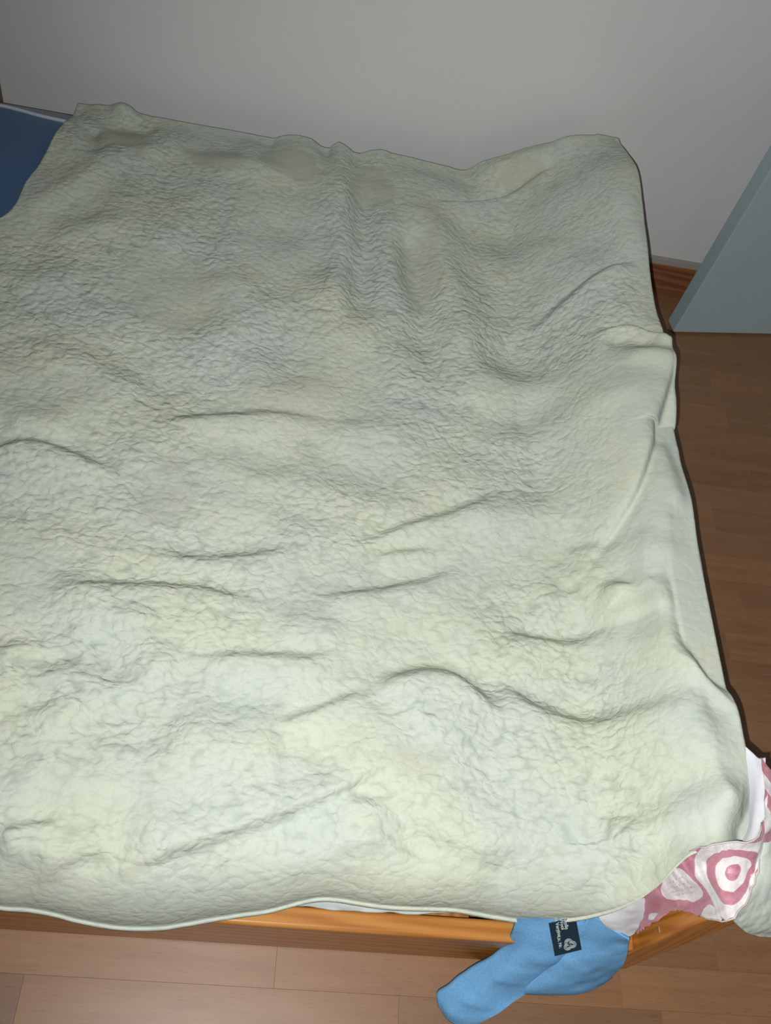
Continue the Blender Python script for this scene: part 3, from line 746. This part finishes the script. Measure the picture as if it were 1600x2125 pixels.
# pale bound hem along the outer edge over the foot board
sel = [tuple(p) for p in rig if 0.50 < p[1] < 0.80]
bm = bmesh.new()
sel = sel[::6]
add_tube(bm, [(p[0] + 0.0035, p[1], p[2] - 0.009) for p in sel],
         [0.0075 * math.sin(math.pi * min(1, max(0.02, k / (len(sel) - 1)))) ** 0.4 for k in range(len(sel))], 10)
h = bm_obj('hem', bm, M['hem'], fl, True)
h['label'] = 'pale bound hem on the outer edge of the fleece'

# ------------------------------------------------------------------ white sheet under it
def wrinkle(G, amp, sc, seed, axis=(0, -0.7, 0.7), fade=True):
    x = G[..., 0] + 0.4 * G[..., 1]; q = G[..., 2] + G[..., 1]
    d = amp * vnoise(x, q, sc, seed) + amp * 0.5 * vnoise(x, q, sc * 0.45, seed + 1)
    return G + d[..., None] * np.array(axis)
G = patch([[(0.0743,0.3033,0.198),(0.0869,0.303,0.198),(0.1119,0.3069,0.198),(0.1631,0.3061,0.198),(0.2277,0.3072,0.198),(0.2934,0.3096,0.198),(0.3501,0.3138,0.198)],[(0.0743,0.2773,0.188),(0.0869,0.277,0.188),(0.1119,0.2809,0.188),(0.1631,0.2801,0.188),(0.2277,0.2812,0.188),(0.2934,0.2836,0.188),(0.3501,0.2878,0.188)],[(0.0743,0.2633,0.168),(0.0869,0.263,0.168),(0.1119,0.2669,0.168),(0.1631,0.2661,0.168),(0.2277,0.2672,0.168),(0.2934,0.2696,0.168),(0.3501,0.2738,0.168)]], 160, 30)
G = wrinkle(G, 0.0025, 0.035, 20)
me = grid_mesh('bed_sheet', G)
o = link('bed_sheet', me, M['sheet'])
sd_ = o.modifiers.new('solid', 'SOLIDIFY'); sd_.thickness = 0.004; sd_.offset = -1
tag(o, 'bluish white sheet edge showing under the front hem of the fleece', 'sheet')

# ------------------------------------------------------------------ printed quilt on the corner post
quilt = empty('printed_quilt', (0.6, 0.27, 0.42))
tag(quilt, 'pink and white printed satin quilt bunched over the near bed post', 'quilt')
def qpart(o): return keep(o, quilt)
def uvof(G, sx, sy):
    n, mm = G.shape[:2]
    u = np.linspace(0, sx, n)[:, None] * np.ones((1, mm)); v_ = np.linspace(sy, 0, mm)[None] * np.ones((n, 1))
    return np.stack([u, v_], -1)
G = patch([[(0.5642,0.2636,0.2),(0.5452,0.2845,0.275),(0.5452,0.2903,0.31),(0.5467,0.2997,0.34),(0.548,0.3063,0.37),(0.5539,0.3112,0.395),(0.5567,0.3104,0.412),(0.5594,0.3104,0.43),(0.5794,0.3105,0.45),(0.5995,0.312,0.458),(0.6117,0.3179,0.46),(0.6242,0.3361,0.46)],[(0.5644,0.2606,0.2),(0.5543,0.2732,0.27),(0.5586,0.2772,0.3),(0.5592,0.2836,0.332),(0.5607,0.287,0.36),(0.5649,0.2905,0.385),(0.5712,0.294,0.4),(0.5777,0.2936,0.415),(0.5912,0.2936,0.43),(0.6079,0.2978,0.44),(0.6183,0.3077,0.447),(0.6258,0.3281,0.455)],[(0.5648,0.2582,0.2),(0.5621,0.2666,0.262),(0.5681,0.2697,0.295),(0.5717,0.2716,0.32),(0.5766,0.2734,0.34),(0.578,0.272,0.3652),(0.578,0.2696,0.3893),(0.578,0.2662,0.4169),(0.5926,0.2709,0.424),(0.6139,0.2831,0.424),(0.6232,0.2982,0.432),(0.6276,0.3177,0.443)],[(0.5653,0.2571,0.2),(0.569,0.2614,0.255),(0.5775,0.2677,0.288),(0.578,0.2628,0.3157),(0.578,0.2535,0.3429),(0.578,0.2459,0.3655),(0.578,0.2401,0.3842),(0.578,0.2348,0.4094),(0.5825,0.2359,0.424),(0.6014,0.2531,0.424),(0.6189,0.2781,0.424),(0.6257,0.3058,0.435)]], 220, 110)
tt = np.linspace(0, 1, 110)[None, :, None]
puff = np.sin(np.pi * tt)
G = wrinkle(G, 0.0018, 0.030, 30, (0.1, -0.6, 0.6))
gx, gz = G[..., 0], G[..., 2] + G[..., 1] * 0.3
# radiating puckers gathered at the seam
u = np.linspace(0, 1, 220)[:, None]
puck = 0.0016 * np.sin(u * 95 + 9 * vnoise(gx, gz, 0.03, 33)) * (0.35 + 0.65 * np.abs(np.linspace(-1, 1, 110))[None] ** 1.5)
G = G + puck[..., None] * np.array([0.1, -0.65, 0.6])
satin_uv = uvof(G, 3.1, 1.0)
o = link('printed_face', grid_mesh('printed_face', G, satin_uv), M['satin'])
qpart(o)['label'] = 'glossy pink satin face printed with white rings'
top_seam = G[::6, 0]; bot_seam = G[110::5, -1]
G = patch([[(0.6435,0.4189,0.45),(0.6572,0.4048,0.445),(0.7007,0.3947,0.41),(0.7367,0.3916,0.37)],[(0.6383,0.3764,0.45),(0.6595,0.3755,0.44),(0.708,0.374,0.4),(0.7442,0.3765,0.36)],[(0.629,0.3382,0.45),(0.6511,0.34,0.44),(0.7019,0.3495,0.4),(0.7386,0.3545,0.36)],[(0.6239,0.3154,0.44),(0.6492,0.3211,0.43),(0.6977,0.3328,0.4),(0.7355,0.3421,0.36)]], 60, 60)
G = wrinkle(G, 0.003, 0.03, 36)
o = link('printed_face', grid_mesh('printed_face', G, uvof(G, 1.0, 1.0) + np.array([2.6, 0.2])), M['satin'])
qpart(o)['label'] = 'pink printed satin showing at the right of the post'
for rows, seed, lab in (([[(0.4915,0.2746,0.24),(0.5035,0.2806,0.255),(0.5211,0.2858,0.275),(0.5375,0.2896,0.29),(0.5529,0.2905,0.285)],[(0.5066,0.2631,0.225),(0.5175,0.2643,0.235),(0.5303,0.2667,0.245),(0.5444,0.2703,0.252),(0.5568,0.2729,0.258)],[(0.5251,0.2564,0.21),(0.5356,0.2526,0.208),(0.5508,0.2508,0.2),(0.5616,0.255,0.2),(0.5608,0.2615,0.22)]], 40, 'plain white lining hanging below the fleece left of the post'),
                        ([[(0.6337,0.4364,0.437),(0.6405,0.4272,0.44),(0.6462,0.4202,0.442),(0.6532,0.421,0.445)],[(0.6337,0.406,0.432),(0.6372,0.3998,0.442),(0.6408,0.3963,0.448),(0.6464,0.3979,0.45)],[(0.6296,0.3702,0.43),(0.6311,0.3725,0.442),(0.6348,0.3697,0.448),(0.6414,0.3679,0.45)],[(0.6219,0.3405,0.43),(0.6202,0.3398,0.442),(0.6226,0.3377,0.448),(0.6305,0.3395,0.45)],[(0.6088,0.3197,0.43),(0.6076,0.3164,0.44),(0.6089,0.3149,0.446),(0.6151,0.3193,0.452)]], 44, 'strip of plain white lining turned up along the fleece edge')):
    G = patch(rows, 70, 50)
    G = wrinkle(G, 0.0016, 0.03, seed)
    o = link('lining', grid_mesh('lining', G), M['lining'])
    s_ = o.modifiers.new('solid', 'SOLIDIFY'); s_.thickness = 0.003; s_.offset = -1
    qpart(o)['label'] = lab
G = patch([[(0.6353,0.3444,0.44),(0.6505,0.3437,0.437),(0.6901,0.3517,0.41),(0.7356,0.3606,0.37)],[(0.6257,0.3126,0.43),(0.6451,0.3118,0.428),(0.6872,0.3165,0.4),(0.7457,0.3275,0.35)],[(0.6193,0.2859,0.414),(0.6454,0.2832,0.41),(0.6892,0.2891,0.385),(0.748,0.3016,0.335)],[(0.6023,0.2583,0.412),(0.6445,0.2576,0.39),(0.6976,0.2644,0.36),(0.7516,0.2799,0.315)],[(0.5877,0.2427,0.412),(0.6422,0.2399,0.37),(0.6983,0.2462,0.34),(0.7487,0.2623,0.3)],[(0.5843,0.2373,0.412),(0.64,0.2323,0.355),(0.6898,0.2357,0.328),(0.742,0.2523,0.29)]], 120, 120)
G = wrinkle(G, 0.003, 0.06, 48)
f1, f2 = worley(G[..., 0], G[..., 2] + G[..., 1] * 0.5, 0.013, 5)
G = G + (0.0012 * (1 - f1))[..., None] * np.array([0, -0.7, 0.7])
# rounded lower border
E = G[:, -1]
fold = [E + np.array([0, 0.004, -0.003]), E + np.array([0, 0.012, -0.003]), E + np.array([0, 0.018, 0.004])]
G = np.concatenate([G, np.array(fold).transpose(1, 0, 2)], 1)
o = link('fleece_backing', grid_mesh('fleece_backing', G), M['fleece_tip'])
s_ = o.modifiers.new('solid', 'SOLIDIFY'); s_.thickness = 0.006; s_.offset = -1
qpart(o)['label'] = 'cream fleece backing hanging outside the bed post'
bm = bmesh.new()
def jitter(P, a): return [(p[0] + rng.uniform(-a, a), p[1] - 0.001 + rng.uniform(-a, a), p[2] + 0.001 + rng.uniform(-a, a)) for p in P]
add_tube(bm, jitter(top_seam, 0.0005), 0.0012, 6)
qpart(bm_obj('seam', bm, M['seam'], None, True))['label'] = 'crinkled corded seam along the top of the satin'
bm = bmesh.new()
add_tube(bm, jitter(bot_seam, 0.0005), 0.0012, 6)
qpart(bm_obj('seam', bm, M['seam'], None, True))['label'] = 'crinkled corded seam down the right of the satin'

# ------------------------------------------------------------------ blue wool blanket with its label
blue = empty('wool_blanket', (0.48, 0.24, 0.0))
tag(blue, 'light blue wool blanket corner hanging over the bed rail to the floor', 'blanket')
for rows, seed in (([[(0.3996,0.2713,0.215),(0.4244,0.2731,0.22),(0.456,0.2759,0.225),(0.4878,0.2788,0.23),(0.5057,0.2771,0.235)],[(0.4029,0.2606,0.185),(0.4283,0.2591,0.195),(0.4601,0.2596,0.2),(0.4953,0.2614,0.205),(0.523,0.256,0.205)],[(0.4062,0.2491,0.15),(0.4289,0.2436,0.165),(0.4569,0.2429,0.172),(0.4879,0.2454,0.175),(0.5173,0.2511,0.18)],[(0.4066,0.241,0.115),(0.4206,0.2301,0.135),(0.4434,0.2273,0.142),(0.4697,0.2284,0.145),(0.5032,0.2385,0.15)],[(0.3897,0.2295,0.085),(0.4042,0.2147,0.1),(0.4257,0.2105,0.108),(0.4506,0.2115,0.11),(0.4758,0.2188,0.115)],[(0.3666,0.2166,0.055),(0.3836,0.1998,0.068),(0.4045,0.195,0.072),(0.4268,0.1943,0.072),(0.4526,0.1977,0.075)],[(0.3474,0.2023,0.035),(0.3635,0.1827,0.042),(0.3821,0.1773,0.045),(0.4009,0.1752,0.045),(0.4212,0.1762,0.05)],[(0.3344,0.1927,0.018),(0.3487,0.1722,0.022),(0.3642,0.1649,0.024),(0.38,0.1614,0.025),(0.3946,0.1606,0.028)],[(0.3385,0.1784,0.006),(0.3497,0.1643,0.006),(0.3613,0.1575,0.007),(0.373,0.1543,0.008),(0.3866,0.1548,0.01)]], 60), ([[(0.492,0.2693,0.225),(0.5061,0.266,0.222),(0.5214,0.2582,0.215),(0.5393,0.2513,0.21),(0.5516,0.247,0.205)],[(0.4864,0.2487,0.18),(0.5057,0.2453,0.182),(0.5237,0.2422,0.182),(0.5469,0.2406,0.178),(0.5621,0.2392,0.174)],[(0.4696,0.2269,0.135),(0.4944,0.2242,0.142),(0.5194,0.2234,0.145),(0.5471,0.2253,0.142),(0.5701,0.2284,0.138)],[(0.4474,0.2018,0.092),(0.4776,0.2033,0.106),(0.5114,0.2076,0.11),(0.5471,0.2153,0.107),(0.5723,0.2223,0.11)],[(0.4454,0.1949,0.075),(0.4843,0.1968,0.085),(0.5198,0.2004,0.085),(0.5514,0.21,0.085),(0.5705,0.2186,0.092)],[(0.4481,0.1948,0.062),(0.4899,0.1938,0.068),(0.5273,0.1981,0.068),(0.5593,0.2093,0.07),(0.5738,0.218,0.08)]], 64)):
    G = patch(rows, 120, 140)
    G = wrinkle(G, 0.0025, 0.05, seed)
    # rounded selvedges
    A = [G[0] + np.array([-0.0015, 0.002, -0.003]), G[0] + np.array([-0.0005, 0.006, -0.006])]
    B = [G[-1] + np.array([0.0015, 0.002, -0.003]), G[-1] + np.array([0.0005, 0.006, -0.006])]
    G = np.concatenate([np.array(A[::-1]), G, np.array(B)], 0)
    o = link('flap', grid_mesh('flap', G), M['blue'])
    keep(o, blue)
    s_ = o.modifiers.new('solid', 'SOLIDIFY'); s_.thickness = 0.004; s_.offset = -1
LAB = [Vector(p) for p in [(0.4358,0.2654,0.202),(0.4755,0.269,0.206),(0.494,0.2423,0.178),(0.4663,0.2295,0.163)]]          # top left, top right, bottom right, bottom left
def label():
    tl, tr, br, bl = LAB
    ex = (tr - tl + br - bl).normalized()
    ey = (tl - bl + tr - br); ey = (ey - ex * ey.dot(ex)).normalized()
    n = ex.cross(ey)
    if n.z < 0: n = -n
    W_ = ((tr - tl).length + (br - bl).length) / 2
    H_ = ((tl - bl).length + (tr - br).length) / 2
    cen = (tl + tr + br + bl) / 4 + n * 0.004
    mtx = Matrix(((ex.x, ey.x, n.x, cen.x), (ex.y, ey.y, n.y, cen.y), (ex.z, ey.z, n.z, cen.z), (0, 0, 0, 1)))
    bm = bmesh.new()
    add_box(bm, (-W_ / 2, -H_ / 2, -0.0006), (W_ / 2, H_ / 2, 0.0006), 0.0003, 1)
    bm.transform(mtx)
    lab = bm_obj('care_label', bm, M['label'])
    keep(lab, blue)
    lab['label'] = 'dark navy woven label with white lettering and a swirl emblem'
    inv = lab.matrix_parent_inverse.copy()
    def sub(o): o.parent = lab; return o
    # lettering runs down the label (turned a quarter clockwise)
    def text(s, u, v, size):
        """u, v: right end of the baseline in label halves"""
        cu = bpy.data.curves.new('lettering', 'FONT')
        cu.body = s; cu.size = size; cu.align_x = 'RIGHT'; cu.extrude = 0.0002; cu.offset = 0.00012
        tmp = bpy.data.objects.new('lettering', cu)
        C.objects.link(tmp)
        dg = bpy.context.evaluated_depsgraph_get()
        me = bpy.data.meshes.new_from_object(tmp.evaluated_get(dg))
        bpy.data.objects.remove(tmp)
        mt = mtx @ Matrix.Translation((u * W_ / 2, v * H_ / 2, 0.0008)) @ Matrix.Rotation(-math.pi / 2, 4, 'Z')
        me.transform(mt)
        me.name = 'lettering'
        return sub(link('lettering', me, M['thread']))
    text('Reine Schurwolle', 0.10, 0.42, 0.0072)
    text('Pure New Wool', -0.18, 0.45, 0.0072)
    text('Pura Lana Vergine', -0.52, 0.08, 0.0072)
    text('Lic. Nr.', -0.57, -0.60, 0.0062)
    # wool emblem: three interlaced lobes of thread
    bm = bmesh.new()
    R_ = W_ * 0.25
    ec = Vector((W_ * 0.10, -H_ * 0.25, 0.001))
    for k in range(3):
        a0 = math.radians(90 + 120 * k + 15)
        c = ec + Vector((math.cos(a0), math.sin(a0), 0)) * R_ * 0.42
        for i in range(6):
            r = R_ * (0.60 - 0.088 * i)
            sp = math.radians(290 - 12 * i)
            pts = []
            for q in range(17):
                a = a0 + math.radians(-115) + sp * q / 16
                rr = r * (1 - 0.12 * (q / 16) ** 2)
                pts.append(mtx @ (c + Vector((math.cos(a), math.sin(a), 0)) * rr))
            add_tube(bm, pts, R_ * 0.026, 5)
    sub(bm_obj('emblem', bm, M['thread'], None, True))
label()
